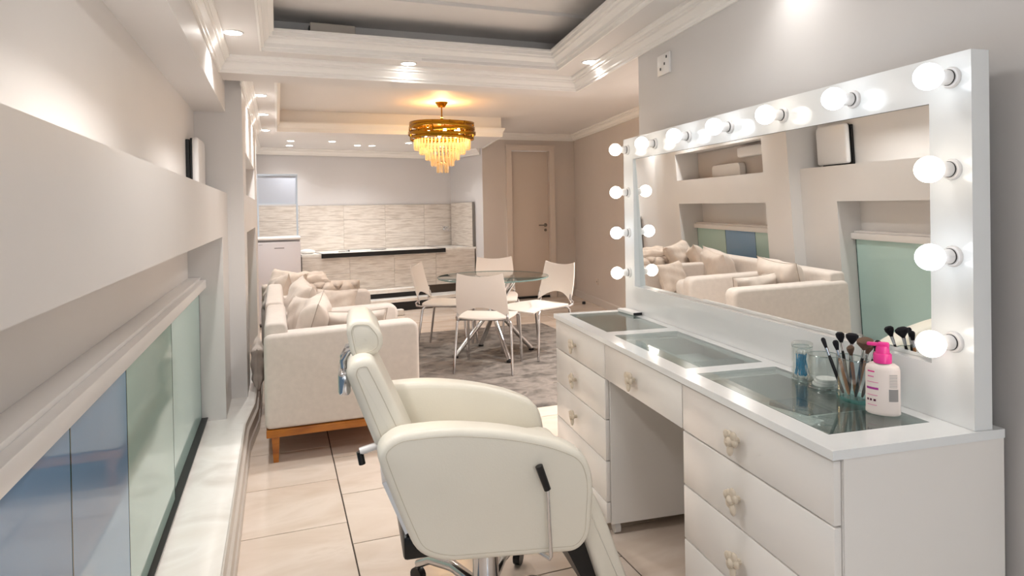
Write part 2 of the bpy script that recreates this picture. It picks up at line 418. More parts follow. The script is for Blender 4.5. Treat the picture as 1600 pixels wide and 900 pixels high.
# window / cabinet fronts of the two bays: rail and sliding coloured panes
def bay_glass(xr, ys, cols, y_end, label, cat_label):
    t = struct(MB().box(XN, xr + .02, ys[0], y_end, .862, .905, .003).box(XN, xr - .005, ys[0], y_end, .905, .918, .002).box(xr - .05, xr + .012, ys[0], y_end, .15, .166, .002).build('window_%d' % label, M_whitep), cat_label)
    MB().box(xr - .052, xr + .016, ys[0], y_end, .1662, .172).build('track', M_black, t, smooth=False)
    for i, m in enumerate(cols):
        dx = -.012 if i == len(cols) - 1 else 0.0
        p = MB().box(xr - .012 + dx, xr - .003 + dx, ys[i] + (.0065 if dx == 0 and i else (-.06 if i else 0)), ys[i+1], .172, .861, .001, 1).build('pane', m, t)
        MB().box(xr - .0125 + dx, xr - .0025 + dx, ys[i+1], ys[i+1] + .006, .172, .861).build('glass_edge', M_glass_edge, p, smooth=False)
    return t
b1 = bay_glass(-.385, [-2.4, -.6, 1.46, 1.95, 2.72, 3.742], [M_blue, M_blue, M_blue, M_green, M_green2], 3.748, 2, 'low sliding glass front with blue and green panes in the near bay')
MB().lathe([(.014, 0), (.014, .004), (.008, .006)], 16, Matrix.Translation((-.398, 2.02, .50)) @ Matrix.Rotation(R(90), 4, 'Y')).build('finger_pull', M_alu, b1)
bay_glass(-.36, [4.502, 5.0, 5.55, 6.195], [M_green, M_blue, M_green], 6.198, 3, 'low sliding glass front with a blue middle pane behind the sofas')
# glazed panel in the upper niche of the far bay
g = struct(MB().box(XN, XN + .012, 4.505, 6.195, 1.38, 1.645).build('window_4', mat('glazed_panel', '#c4bab2', .12), smooth=False), 'glossy panel at the back of the far upper niche')
tag(MB().box(XN + .013, XN + .10, 4.52, 5.2, 1.53, 1.625, .02, 3).build('wall_air_unit', M_whitep), 'long white air unit high in the niche above the sofas', 'air unit')  # solid shape standing in for a pale reflection in the glossy niche back
tag(MB().prism(rpoly([(5.2, 1.376), (5.75, 1.376), (5.75, 1.49), (5.2, 1.49)], [.001, .001, .05, .05]), XN + .02, XN + .08, .004, M=Matrix(((0, 0, 1, 0), (1, 0, 0, 0), (0, 1, 0, 0), (0, 0, 0, 1)))).build('white_box', M_whitep), 'low white box on the ledge above the sofas', 'box')  # white arc of a glossy reflection, modelled as a box

# ================================================================== CEILING LAMPS
def downlight(x, y, z, label, k=1.0, power=LAMP_W):
    t = thing('downlight', label, 'downlight', (x, y, z), group='recessed ceiling downlights')
    MB().lathe([(.038, -.001), (.040, -.005), (.045, -.005), (.047, -.003), (.047, .0)], 24, cap=False).build('ring', M_whitep, t)
    MB().lathe([(.0, -.006), (.030, -.006), (.039, -.003)], 24, cap=False).build('lens', M_lamp, t)
    l = bpy.data.lights.new('downlight_beam', 'SPOT'); l.energy = power * k * 3.2; l.spot_size = R(125); l.spot_blend = .9; l.shadow_soft_size = .03; l.color = (1, .98, .955)
    lo = bpy.data.objects.new('downlight_beam', l); COL.objects.link(lo); lo.parent = t; lo.location = (0, 0, -.014)
    return t
downlight(-.178, 3.22, ZB, 'recessed downlight in the near border by the left wall', .75)
downlight(.715, 3.62, ZB, 'recessed downlight in the middle of the border beam')
downlight(1.70, 3.30, ZB, 'recessed downlight in the border near the right wall')
for y, n in ((1.7, 'overhead'), (.1, 'behind the camera')): downlight(-.178, y, ZB, 'recessed downlight of the left border, %s' % n)  # out-of-view lamps added along the left border for more light
for y, n in ((1.6, 'over the vanity'), (.0, 'behind the camera')): downlight(rw(y) - .13, y, ZB, 'recessed downlight of the right border, %s' % n, .10)  # dim unseen lamps added to the right border as extra light
for y, n in ((4.87, 'first'), (5.80, 'second'), (6.90, 'third')): downlight(-.10, y, ZB, '%s downlight past the beam along the far left wall' % n, .9)
for x, y, n in ((.157, 7.85, 'leftmost of the front row'), (.62, 7.82, 'second of the front row'), (1.53, 7.84, 'beside the chandelier in the front row'), (.153, 8.40, 'leftmost of the back row'), (.96, 8.24, 'left of a close pair'), (1.14, 8.24, 'right of a close pair'), (2.05, 8.2, 'hidden by the chandelier')):
    downlight(x, y, ZB, 'kitchen downlight, ' + n, .58)
for x, y, n in ((2.75, 3.7, 'nearer'), (3.05, 4.7, 'farther')): downlight(x, y, ZH, 'downlight of the passage behind the right wall, %s one' % n, 4.6)  # hidden lamps added to light the door wall and table
# unseen flush lamp added in the near ceiling recess to brighten the room
t = thing('ceiling_lamp', 'round flush ceiling lamp in the near recess above the camera', 'ceiling lamp', (.62, 1.55, ZU))
MB().lathe([(.20, 0), (.20, -.03), (.19, -.04)], 36, cap=False).build('rim', M_whitep, t)
MB().lathe([(0, -.062), (.10, -.058), (.16, -.048), (.19, -.038)], 36, cap=False).build('diffuser', mat('lamp_diffuser', '#ffffff', .5, emis=(1, .98, .95, 1), es=9.0), t)
# ================================================================== VANITY
VA = R(-5.74)
VN = thing('vanity_desk', 'white lacquered makeup vanity desk with glass inset top and flower knobs', 'vanity', (1.03, .974, 0), VA)
VL, VD, ZT = 1.765, .43, .76
K0, K1 = .60, 1.18
for y0, y1 in ((0, K0), (K1, VL)):
    MB().box(.019, VD, y0, y1, .046, .655, .0015, 1).build('cabinet_body', M_white, VN)
MB().box(.019, VD, K0, K1, .603, .655).box(VD - .015, VD, K0, K1, .30, .603).build('apron_shelf', M_white, VN, smooth=False)
MB().box(.019, VD, 0, .016, .655, .741).box(.019, VD, VL - .016, VL, .655, .741).box(.019, VD, K0 - .008, K0 + .008, .655, .741).box(.019, VD, K1 - .008, K1 + .008, .655, .741).box(VD - .015, VD, .016, VL - .016, .655, .741).build('tray_wall', M_white, VN, smooth=False)
for ya, yb in ((-.0035, -.0005), (VL + .0005, VL + .0025)): MB().box(.0195, VD, ya, yb, .047, .7405).build('side_panel', M_white, VN, smooth=False)
MB().box(.02, VD - .016, .017, VL - .017, .656, .660).build('tray_floor', M_tray, VN, smooth=False)
MB().box(.14, .146, .02, K0 - .01, .661, .715).box(.14, .415, .30, .306, .661, .715).box(.20, .206, K0 + .01, K1 - .01, .661, .715).box(.20, .41, .9, .906, .661, .715).build('tray_divider', M_tray, VN, smooth=False)
ops = [(.052, .318, .075, .605), (.052, .318, .668, 1.205), (.052, .318, 1.275, 1.72)]
tp = MB()
x0, x1, y0, y1 = -.008, VD, -.006, VL + .004
tp.box(x0, .052, y0, y1, .741, ZT).box(.318, x1, y0, y1, .741, ZT)
ys = [y0] + [v for o in ops for v in (o[2], o[3])] + [y1]
for i in range(0, len(ys), 2): tp.box(.052, .318, ys[i], ys[i+1], .741, ZT)
tp.build('desk_top', M_white_gl, VN, smooth=False)
for a, b, c, d in ops:
    p = MB().box(a - .004 + .004, b, c, d, .7535, .7598).build('glass_inset', M_glass_inset, VN, smooth=False)
    MB().box(a + .0005, a + .002, c, d, .7530, .7599).box(a, b, c + .0005, c + .002, .7530, .7599).build('glass_edge', M_glass_edge, p, smooth=False)
# flower knob
def petal(mb, ang, ln, wd):
    Mx = Matrix.Translation((-.018, 0, 0)) @ Matrix.Rotation(ang, 4, 'X')
    mb.ball((0, 0, ln * .58), 1, 10, 6, (.0060, wd * 1.15, ln * .46), Mx @ Matrix.Rotation(R(-8), 4, 'Y'))
kb = MB()
for a, ln, wd in ((R(35), .026, .009), (R(75), .022, .0085), (R(-60), .024, .009), (R(-20), .020, .008), (R(175), .028, .008), (R(-125), .020, .009)): petal(kb, a, ln, wd)
kb.ball((-.022, 0, 0), .009, 12, 8)
kb.tube([(0, 0, 0), (-.02, 0, 0)], .006, 8)
knob_me = kb.mesh('knob', M_knob)
zj = [.737, .602, .445, .288, .131, .05]
for b0, b1 in ((0, K0), (K1, VL)):
    fm = None
    for i in range(5):
        d = MB().box(0, .018, b0 + .002, b1 - .002, zj[i+1] + .0025, zj[i] - .0015, .0025, 2).build('drawer', M_white, VN)
        k = put('knob', knob_me, d, (0, (b0 + b1) / 2 + .025, (zj[i] + zj[i+1]) / 2 - .003), (R((10, -14, -4, 20, 0)[i]), 0, 0)); k.scale = (1.1, 1.3, 1.3)
d = MB().box(0, .018, K0 + .002, K1 - .002, zj[1] + .0025, zj[0] - .0015, .0025, 2).build('drawer', M_white, VN)
k = put('knob', knob_me, d, (0, .92, .666), (R(6), 0, 0)); k.scale = (1.1, 1.35, 1.35)
for x in (.05, .38):
    for y in (.05, K0 - .04, K1 + .03, VL - .05):
        c = MB().tube([(x - .011, y, .021), (x + .011, y, .021)], .021, 14).build('castor', M_whitep, VN)
        MB().box(x - .015, x + .015, y - .012, y + .012, .038, .046).build('bracket', M_alu, c, smooth=False)

# ---------------------------------------------------------------- bulb mirror standing on the desk
def vloc(x, y, z=0.0):
    c, s = math.cos(VA), math.sin(VA); return (1.03 + c * x - s * y, .974 + s * x + c * y, z)
MW, MT = .355, .048
MR = thing('bulb_mirror', 'large white framed makeup mirror ringed with round light bulbs on the desk', 'mirror', vloc(MW, 0, ZT + .0005), VA)
MLn, MHt = 1.765, .812
gy0, gy1, gz0, gz1 = .102, 1.662, .122, .712
MB().box(0, MT, 0, MLn, 0, gz0).box(0, MT, 0, MLn, gz1, MHt).box(0, MT, 0, gy0, gz0, gz1).box(0, MT, gy1, MLn, gz0, gz1).build('frame', M_white_gl, MR)
tl = R(2.0); cz = (gz0 + gz1) / 2
g = MB().box(0, .004, gy0 + .0005, gy1 - .0005, -(gz1 - gz0) / 2 + .0005, (gz1 - gz0) / 2 - .0005).build('mirror_glass', M_mirror, MR, smooth=False)
g.location = (.017, 0, cz); g.rotation_euler = (0, -tl, 0)
MB().box(MT - .006, MT - .002, gy0, gy1, gz0, gz1).build('back_board', M_white, MR, smooth=False)
globe_w = MB().ball((-.064, 0, 0), .0290, 24, 16).mesh('bulb', M_warm)
globe_c = MB().ball((-.064, 0, 0), .0290, 24, 16).mesh('bulb', M_cool)
soc = MB().lathe([(.023, 0), (.023, .005), (.021, .008), (.0165, .009), (.0165, .026), (.0150, .032), (.0130, .040)], 20, Matrix.Rotation(R(-90), 4, 'Y')).mesh('socket', M_whitep)
srg = MB().lathe([(.0168, .0105), (.0176, .0105), (.0176, .0128), (.0168, .0128)], 20, Matrix.Rotation(R(-90), 4, 'Y'), cap=False).mesh('socket_ring', M_black)
by0, by1 = .045, 1.715
pos = [(by0 + (by1 - by0) * i / 6, .760, 'wccwccw'[i]) for i in range(7)]
pos = [(by0 + (by1 - by0) * i / 6, .760, c) for i, c in enumerate('ccwccww')]
pos += [(by1, z, c) for z, c in ((.560, 'w'), (.370, 'c'), (.182, 'w'))] + [(by0, z, c) for z, c in ((.560, 'w'), (.370, 'c'), (.182, 'w'))]
for y, z, c in pos:
    b = put('bulb', globe_c if c == 'c' else globe_w, MR, (0, y, z)); put('socket', soc, b); put('socket_ring', srg, b)

# ---------------------------------------------------------------- things on the desk
ZG = ZT + .001
M_rim = glass('glass_rim', (.80, .88, .88, 1), base=.22)
def jar(name, label, x, y, r, h, lid):
    t = thing(name, label, 'jar', vloc(x, y, ZG))
    MB().lathe([(0, 0), (r, 0), (r + .001, .004), (r, h), (r - .003, h), (r - .003, .006), (0, .006)], 28, cap=False).build('glass_body', M_glass, t)
    MB().tube([((r - .001) * math.cos(R(12 * k)), (r - .001) * math.sin(R(12 * k)), h) for k in range(30)], .0016, 6, closed=True).build('rim', M_rim, t); MB().tube([((r - .001) * math.cos(R(12 * k)), (r - .001) * math.sin(R(12 * k)), .003) for k in range(30)], .0028, 6, closed=True).build('base_rim', M_rim, t)
    if lid: MB().lathe([(r - .001, h), (r + .001, h + .002), (r + .001, h + .010), (r - .004, h + .013), (0, h + .013)], 28, cap=False).build('lid', M_glass, t)
    return t
jar('cotton_bud_jar', 'tall clear glass jar holding blue cotton buds', .295, .458, .027, .092, True)
bud = MB().lathe([(.0012, -.034), (.0012, .034)], 6).mesh('cotton_bud', mat('blue_stick', '#2f9fd0', .4))
tip = MB().ball((0, 0, 0), .0024, 6, 4, (1, 1, 1.8)).mesh('cotton_tip', mat('cotton', '#f3f1ee', .9))
for i in range(26):
    a = random.random() * 6.283; rr = .017 * math.sqrt(random.random()); tw = .32
    p = vloc(.295 + rr * math.cos(a), .458 + rr * math.sin(a), ZG + .042)
    b = put('cotton_bud', bud, None, p, (tw * math.sin(a + 1.2) * rr / .017, -tw * math.cos(a + 1.2) * rr / .017, 0))
    tag(b, 'blue cotton bud standing in the clear glass jar', 'cotton bud', 'blue cotton buds in the jar'); put('cotton_tip', tip, b, (0, 0, .034)); put('cotton_tip', tip, b, (0, 0, -.034))
jar('cotton_pad_jar', 'wide clear glass jar with white cotton pads beside the cotton buds', .292, .372, .038, .088, False)
for i in range(3):
    tag(put('cotton_pad', MB().lathe([(0, 0), (.026, 0), (.027, .003), (.026, .006), (0, .006)], 20, cap=False).mesh('cotton_pad', mat('pad_cotton', '#f2f0ee', .9)), None, vloc(.290 + .003 * i, .372 - .003 * i, ZG + .007 + .0065 * i), (0, 0, 0)), 'white round cotton pad in the wide glass jar', 'cotton pad', 'cotton pads in the jar')
# oval brush holder
bh = thing('brush_holder', 'clear oval acrylic cup holding the makeup brushes', 'cup', vloc(.284, .262, ZG), VA + R(78))
MB().lathe([(.001, 0), (.050, 0), (.0515, .003), (.0515, .010), (0, .010)], 32, sy=.62, cap=False).build('thick_base', glass('aqua_acrylic', (.62, .86, .84, 1)), bh)
MB().lathe([(.0505, .010), (.0495, .104), (.0475, .104), (.0485, .010)], 32, sy=.62, cap=False).build('cup_wall', glass('cup_acrylic', (.93, .96, .96, 1), base=.07), bh)
MB().tube([(.0485 * math.cos(R(12 * k)), .0485 * .62 * math.sin(R(12 * k)), .104) for k in range(30)], .0016, 6, closed=True).build('rim', M_rim, bh)
M_copper = mat('copper_handle', '#c98a5a', .35, .3); M_bkh = mat('black_handle', '#151416', .3); M_bris = mat('brown_bristle', '#6d5546', .9, bump=.6, bscale=300); M_bkbr = mat('black_bristle', '#1e1c22', .9, bump=.6, bscale=300)
def brush(i, bx, by, lean, az, ln, hm, bm, wid, label):
    t = thing('makeup_brush', label, 'brush', vloc(.284 + bx, .262 + by, ZG + .0115), 0)
    t.rotation_euler = (lean * math.sin(az), -lean * math.cos(az), 0) if True else 0
    MB().lathe([(.0025, 0), (.004, .012), (.0042, ln * .6), (.0032, ln * .68)], 10).build('handle', hm, t)
    MB().lathe([(.0034, ln * .68), (.0045, ln * .82)], 10).build('ferrule', M_chrome, t)
    MB().lathe([(.0042, ln * .82), (wid, ln * .92), (wid * 1.05, ln * .97), (wid * .6, ln * 1.0), (.001, ln * 1.005)], 12, sy=.7).build('bristles', bm, t)
bl = [(.010, .022, .30, R(250), .150, M_bkh, M_bkbr, .012, 'black brush with a round black head leaning far left'),
      (.000, .012, .16, R(200), .150, M_bkh, M_bkbr, .017, 'black brush with the fullest dark head in the cup'),
      (-.008, .004, .24, R(290), .135, M_copper, M_bkbr, .008, 'copper handled brush with a small black head'),
      (.004, -.006, .28, R(95), .140, M_copper, M_bris, .012, 'copper handled brush with brown bristles'),
      (-.006, -.016, .30, R(70), .160, M_bkh, M_bris, .021, 'black brush with a wide brown fan head by the bottle'),
      (.006, -.024, .26, R(110), .150, M_bkh, M_bkbr, .009, 'slim black brush leaning towards the mirror'),
      (-.012, .018, .34, R(300), .142, M_bkh, M_bkbr, .006, 'thin black brush at the left rim of the cup'),
      (.010, .002, .22, R(20), .128, M_copper, M_bris, .010, 'short copper brush crossing the others')]
for i, b in enumerate(bl): brush(i, *b)
# pump bottle
bt = thing('lotion_bottle', 'white lotion bottle with a bright pink pump and pink print', 'bottle', vloc(.268, .152, ZG), R(-54))
bo = MB().lathe([(.001, 0), (.033, 0), (.036, .003), (.036, .008), (.0355, .012), (.0355, .104), (.033, .112), (.024, .118), (.013, .120), (0, .120)], 32, sy=.62, cap=False).build('bottle_body', mat('bottle_white', '#f1e4dd', .3), bt)
MB().lathe([(.019, .119), (.019, .138), (.017, .141), (.015, .141), (.014, .152), (.012, .157), (0, .158)], 24, cap=False).build('pump_collar', M_pink, bt)
MB().box(-.010, .014, -.008, .008, .152, .166, .004, 2).box(-.032, -.006, -.006, .006, .156, .164, .003, 2).build('pump_head', M_pink, bt)
M_mag = mat('magenta_print', '#b13a96', .5); M_pk2 = mat('pink_print', '#e98ab4', .5); M_dk = mat('dark_print', '#5a1836', .5); M_gy = mat('grey_print', '#9b9694', .5)
for a0, a1, z0, z1, m in ((215, 245, .098, .101, M_pink), (215, 242, .086, .089, M_pk2), (212, 258, .074, .0755, M_pk2), (208, 258, .058, .063, M_mag), (212, 255, .044, .0455, M_pk2), (210, 220, .031, .036, M_dk), (225, 234, .031, .036, M_dk), (240, 249, .031, .036, M_dk), (212, 252, .021, .0225, M_pk2), (292, 330, .034, .062, M_gy)):
    mb = MB(); q = (a0, a1, z0, z1)
    mb.grid(lambda u, v, q=q: (.0360 * math.cos(R(q[0] + (q[1] - q[0]) * u)), .0360 * .62 * math.sin(R(q[0] + (q[1] - q[0]) * u)), q[2] + (q[3] - q[2]) * v), 8, 1)
    mb.build('print', m, bo)
for k in range(9):
    mb = MB(); mb.grid(lambda u, v, k=k: (.0360 * math.cos(R(294 + 32 * u)), .0360 * .62 * math.sin(R(294 + 32 * u)), .066 + k * .0035 + .0012 * v), 6, 1); mb.build('print', M_gy, bo)
# small white case at the far end, and things lying under the glass
t = thing('slim_case', 'slim white case with a black end lying by the mirror', 'case', vloc(.322, 1.66, ZG), VA + R(6))
MB().box(-.022, .022, -.075, .068, 0, .014, .003, 2).build('case_body', M_whitep, t); MB().box(-.0215, .0215, -.080, -.0752, .001, .012, .001, 1).build('end_cap', M_black, t)
t = tag(MB().box(-.05, .05, -.09, .09, 0, .012, .004, 2).build('paper_packet', mat('packet', '#e4e9ea', .3)), 'white packet lying under the near glass inset', 'packet'); t.location = vloc(.10, .30, .7165); t.rotation_euler = (0, 0, R(14))
t = tag(MB().box(-.04, .04, -.06, .06, 0, .02, .004, 2).build('grey_palette', mat('palette', '#6d7476', .35)), 'dark grey palette under the middle glass inset', 'palette'); t.location = vloc(.12, .80, .661); t.rotation_euler = (0, 0, R(20))
t = tag(MB().box(-.05, .05, -.09, .09, 0, .03, .005, 2).build('cosmetic_box', mat('pale_box', '#cfd6d4', .4)), 'pale cosmetic box under the middle glass inset', 'box'); t.location = vloc(.31, 1.02, .661); t.rotation_euler = (0, 0, VA)
t = tag(MB().box(-.05, .05, -.07, .07, 0, .03, .005, 2).build('cosmetic_box', mat('grey_box', '#7c8488', .4)), 'grey cosmetic box under the near glass inset', 'box'); t.location = vloc(.28, .45, .661); t.rotation_euler = (0, 0, VA)

# ================================================================== MAKEUP CHAIR
MC = thing('salon_chair', 'ivory leather reclining salon chair with chrome base in front of the vanity', 'chair', (.58, 1.875, 0), VA)
XZ = Matrix(((1, 0, 0, 0), (0, 0, -1, 0), (0, 1, 0, 0), (0, 0, 0, 1)))   # polygon (x, z) extruded along -y
armp = rpoly([(-.335, .640), (-.285, .682), (-.150, .685), (.010, .660), (.140, .622), (.232, .575), (.256, .500), (.243, .345), (.205, .305), (-.165, .332), (-.235, .365), (-.290, .505)], [.03, .05, .1, .1, .1, .06, .06, .05, .05, .06, .06, .1], 5)
for s in (-1, 1):
    o = .275
    y0 = -o if s < 0 else o - .085
    a = MB().prism(armp, -(y0 + .085), -y0, .018, 4, XZ).build('armrest', M_leather, MC)
    MB().tube([(x, (y0 + .0005) if s < 0 else (y0 + .0845), z) for x, z in inset(armp, .020)], .0014, 6, closed=True).build('seam', M_seam, a)
bk = rpoly([(-.405, .825), (-.385, .862), (-.335, .866), (-.295, .78), (-.150, .44), (-.16, .39), (-.245, .39), (-.275, .47)], [.03, .02, .03, .2, .04, .03, .03, .2], 5)
b = MB().prism(bk, -.188, .188, .022, 4, XZ).build('backrest', M_leather, MC)
for sg in (-1, 1):
    MB().tube([(x, sg * .1875, z) for x, z in inset(bk, .024)], .0014, 6, closed=True).build('seam', M_seam, b)
hd = rpoly([(-.402, .930), (-.386, .956), (-.335, .954), (-.303, .912), (-.303, .873), (-.330, .852), (-.380, .848), (-.390, .862)], .018, 4)
h = MB().prism(hd, -.128, .128, .014, 4, XZ).build('headrest', M_leather, MC)
for sg in (-1, 1): MB().tube([(x, sg * .1275, z) for x, z in inset(hd, .0135)], .0013, 6, closed=True).build('seam', M_seam, h)
hr = MB().tube([(-.365, 0, .868), (-.398, 0, .858), (-.412, 0, .832), (-.408, 0, .79)], .009, 10)
hr.tube([(-.365, -.06, .868), (-.398, -.06, .858), (-.412, -.06, .832), (-.408, -.06, .79)], .009, 10)
hr.box(-.425, -.392, -.12, .05, .745, .812, .012, 3).build('headrest_bracket', M_chrome, MC)
MB().box(-.19, .270, -.189, .189, .35, .512, .045, 4).build('seat_cushion', M_leather, MC)
MB().box(-.26, .16, -.15, .15, .285, .352, .01, 2).build('seat_plate', M_black, MC)
lr = rpoly([(.230, .440), (.282, .435), (.318, .36), (.408, .105), (.393, .070), (.330, .072), (.246, .33)], [.03, .04, .06, .03, .03, .03, .06], 4)
MB().prism(lr, -.185, .185, .016, 3, XZ).build('footrest', M_leather, MC)
MB().prism([(.175, .325), (.250, .315), (.338, .075), (.298, .075)], -.150, .150, M=XZ).build('footrest_bracket', M_black, MC, smooth=False)
lv = MB().tube([(.090, -.293, .565), (.112, -.296, .500)], [.0105, .0095], 12).build('lever_grip', M_black, MC)
MB().tube([(.112, -.296, .500), (.118, -.297, .32), (.116, -.294, .312), (.092, -.255, .318)], .0052, 10).build('lever_rod', M_chrome, MC)
MB().prism([(-.302, .535), (-.316, .530), (-.258, .385), (-.246, .390)], -.20, .20, M=XZ).build('back_plate', M_alu, MC)
MB().tube([(-.31, -.17, .625), (-.372, -.175, .612)], .010, 10).build('recline_peg', M_whitep, MC)
MB().tube([(-.372, -.175, .612), (-.366, -.176, .578)], .009, 10).build('recline_grip', M_black, MC)
MB().lathe([(.060, .055), (.060, .085), (.045, .10), (.040, .12), (.040, .24), (.052, .245), (.055, .286), (0, .286)], 28, cap=False).build('gas_column', M_chrome, MC)
MB().lathe([(.02, .04), (.065, .05), (.07, .075), (.058, .09)], 24).build('base_hub', M_chrome, MC)
for k in range(5):
    a = R(56 + 72 * k); c, s = math.cos(a), math.sin(a)
    leg = MB().tube([(c * .03, s * .03, .082), (c * .14, s * .14, .108), (c * .24, s * .24, .095), (c * .30, s * .30, .062)], [.019, .018, .015, .013], 10).build('base_leg', M_chrome, MC)
    MB().tube([(c * .30 - s * .012, s * .30 + c * .012, .026), (c * .30 + s * .012, s * .30 - c * .012, .026)], .026, 14).build('castor', M_black, leg)
# ================================================================== SOFAS
def pillow_me(name, wd, ht, th, seed, m, piping=False):
    rnd = random.Random(seed); ph = [rnd.random() * 6.28 for _ in range(6)]
    mb = MB()
    def f(sgn):
        def g(u, v):
            a, b = u * 2 - 1, v * 2 - 1
            e = max(0, (1 - a ** 4) * (1 - b ** 4)) ** .55
            x = a * wd / 2 * (1 - .10 * (1 - b * b) ** 1.0 * abs(a) ** 3); y = b * ht / 2 * (1 - .10 * (1 - a * a) * abs(b) ** 3)
            wr = (math.sin(a * 7 + b * 3 + ph[0]) + math.sin(b * 9 - a * 4 + ph[1]) + math.sin(a * 13 + ph[2]) * .5) * .004 * e * (1 + max(abs(a), abs(b)) ** 3)
            return (x, sgn * (th / 2 * e) + sgn * wr, y)
        return g
    mb.grid(f(1), 22, 22); mb.grid(f(-1), 22, 22, True)
    bmesh.ops.remove_doubles(mb.bm, verts=mb.bm.verts[:], dist=1e-5)
    return mb.mesh(name, m)
def pillow(label, wd, ht, th, loc, rot, seed, m=None, piping=True):
    o = put('cushion', pillow_me('cushion', wd, ht, th, seed, m or M_pillow), None, loc, rot)
    tag(o, label, 'cushion', 'sofa cushions')
    if piping:
        pts = []
        for i in range(48):
            t = i / 48 * 4; k = int(t); q = (t - k) * 2 - 1
            a, b = ((q, -1), (1, q), (-q, 1), (-1, -q))[k]
            pts.append((a * wd / 2 * (1 - .10 * (1 - b * b) * abs(a) ** 3), 0, b * ht / 2 * (1 - .10 * (1 - a * a) * abs(b) ** 3)))
        MB().tube(pts, .0020, 6, closed=True).build('piping', M_piping if piping == 2 else (m or M_pillow), o)
    return o
def sofa(label, y0, y1, x0=-.075, x1=.70, m=None, ah=.665, bh=.70):
    """a sofa with its back to the left wall; the seat looks towards +x"""
    m = m or M_fabric
    t = thing('sofa', label, 'sofa', (x0, y0, 0))
    L, D = y1 - y0, x1 - x0
    MB().box(.0, D, 0, L, .130, .168, .004, 2).build('base_rail', M_wood, t)
    for x in (.025, D - .055):
        for y in (.012, L - .047):
            tx = -.012 if x < .1 else .012
            MB().prism([(x, y), (x + .036, y), (x + .036, y + .036), (x, y + .036)], .06, .131).build('leg', M_wood, t, smooth=False) if False else MB().lathe([(.017, 0), (.027, .131)], 4, Matrix.Translation((x + .018, y + .018, 0)) @ Matrix.Rotation(R(45), 4, 'Z')).build('leg', M_wood, t, smooth=False)
    prof = rpoly([(-.004, .170), (D + .002, .170), (D + .002, ah), (-.004, ah - .022)], [.03, .03, .06, .04], 6)
    for ya in (0, L - .13):
        MB().prism(prof, -(ya + .13), -ya, .022, 4, XZ).build('armrest', m, t)
    MB().box(.0, D - .02, .12, L - .12, .17, .30, .01, 2).build('seat_base', m, t)
    MB().box(.14, D - .005, .132, L - .132, .29, .40, .035, 3).build('seat_cushion', m, t)
    MB().prism(rpoly([(.0, .25), (.15, .25), (.105, bh), (.0, bh)], [.02, .02, .03, .03], 4), -(L - .03), -.03, .014, 3, XZ).build('backrest', m, t)
    return t
sofa('cream fabric armchair sofa with wooden rail, nearest the camera', 3.40, 4.17)
sofa('cream fabric sofa standing second from the camera', 4.20, 5.36, x0=-.085, x1=.69, ah=.625, bh=.70)
# tufted sofa at the far end, its buttoned back to the kitchen
TS = thing('tufted_sofa', 'beige tufted sofa at the far end, in front of the fridge', 'sofa', (-.14, 5.40, 0))
TL, TD = .81, .56
MB().box(.02, TL - .02, .03, TD, .08, .34, .03, 3).build('seat_base', M_fabric2, TS)
MB().box(.14, TL - .14, .0, TD - .15, .32, .41, .03, 3).build('seat_cushion', M_fabric2, TS)
for x in (0, TL - .14):
    MB().box(x, x + .14, .06, TD, .08, .53, .05, 4).build('armrest', M_fabric2, TS)
def tuft(u, v):
    x = .0 + u * TL; z = .34 + v * .30
    A, Bb = math.pi * (x / .155 + z / .19), math.pi * (x / .155 - z / .19)
    p = (abs(math.sin(A)) * abs(math.sin(Bb))) ** .38
    edge = min(1, (1 - v) / .12) ** .5 * min(1, u / .05, (1 - u) / .05) ** .5 if 0 < u < 1 and v < 1 else 0
    return (x, TD - .17 - .065 * p * edge - .02 * edge, z + .012 * p * (v > .6))
mb = MB(); mb.grid(tuft, 96, 34); mb.box(0, TL, TD - .172, TD, .32, .64, .03, 3)
tb = mb.build('tufted_back', M_fabric2, TS)
for i in range(-1, 14):
    for j in range(1, 8):
        x, z = .155 * .5 * (i), .19 * .5 * (j)
        if (i + j) % 2 == 0 and .03 < x < TL - .03 and .38 < z < .63:
            MB().ball((x, TD - .186, z), .009, 8, 6).build('button', M_fabric2, tb)
for x in (.05, TL - .05):
    for y in (.08, TD - .06):
        MB().lathe([(.018, 0), (.028, .085)], 12, Matrix.Translation((x, y, 0))).build('leg', M_wood, TS)
P2 = math.pi / 2
def lean(rz, back=.0): return (back, 0, rz)
pillow('big cream cushion with pointed corner leaning in the nearest sofa', .39, .40, .16, (.160, 3.745, .590), (R(-18), R(4), R(-98)), 1, None, 2)
pillow('second big cream cushion in the nearest sofa, behind the pointed one', .30, .36, .11, (.120, 3.925, .590), (R(-16), R(-4), R(-62)), 2)
pillow('small cushion with dark piping lying across the nearest sofa seat', .36, .26, .10, (.40, 3.70, .575), (R(-12), R(0), R(172)), 3, None, 2)
pillow('big cream cushion leaning against the back of the second sofa', .46, .40, .17, (.118, 4.72, .585), (R(-20), R(5), R(-84)), 4)
pillow('small beige cushion by the far arm of the second sofa', .34, .28, .12, (.40, 5.08, .525), (R(-20), 0, R(-30)), 5, M_fabric2)
pillow('plump beige cushion on the left corner of the tufted sofa', .32, .30, .16, (.045, 5.70, .63), (R(-30), R(8), R(-30)), 6, M_fabric2)
pillow('flat beige cushion lying on top of the tufted back', .30, .20, .09, (.26, 5.86, .675), (R(-74), R(0), R(8)), 7, M_fabric2)
pillow('beige cushion slumped in the far corner behind the second sofa', .34, .32, .13, (-.02, 5.45, .60), (R(-22), R(-10), R(-75)), 8, M_fabric2)
pillow('pale cushion stuffed down behind the nearest sofa', .24, .30, .07, (-.140, 4.45, .28), (R(0), R(12), R(-90)), 9)

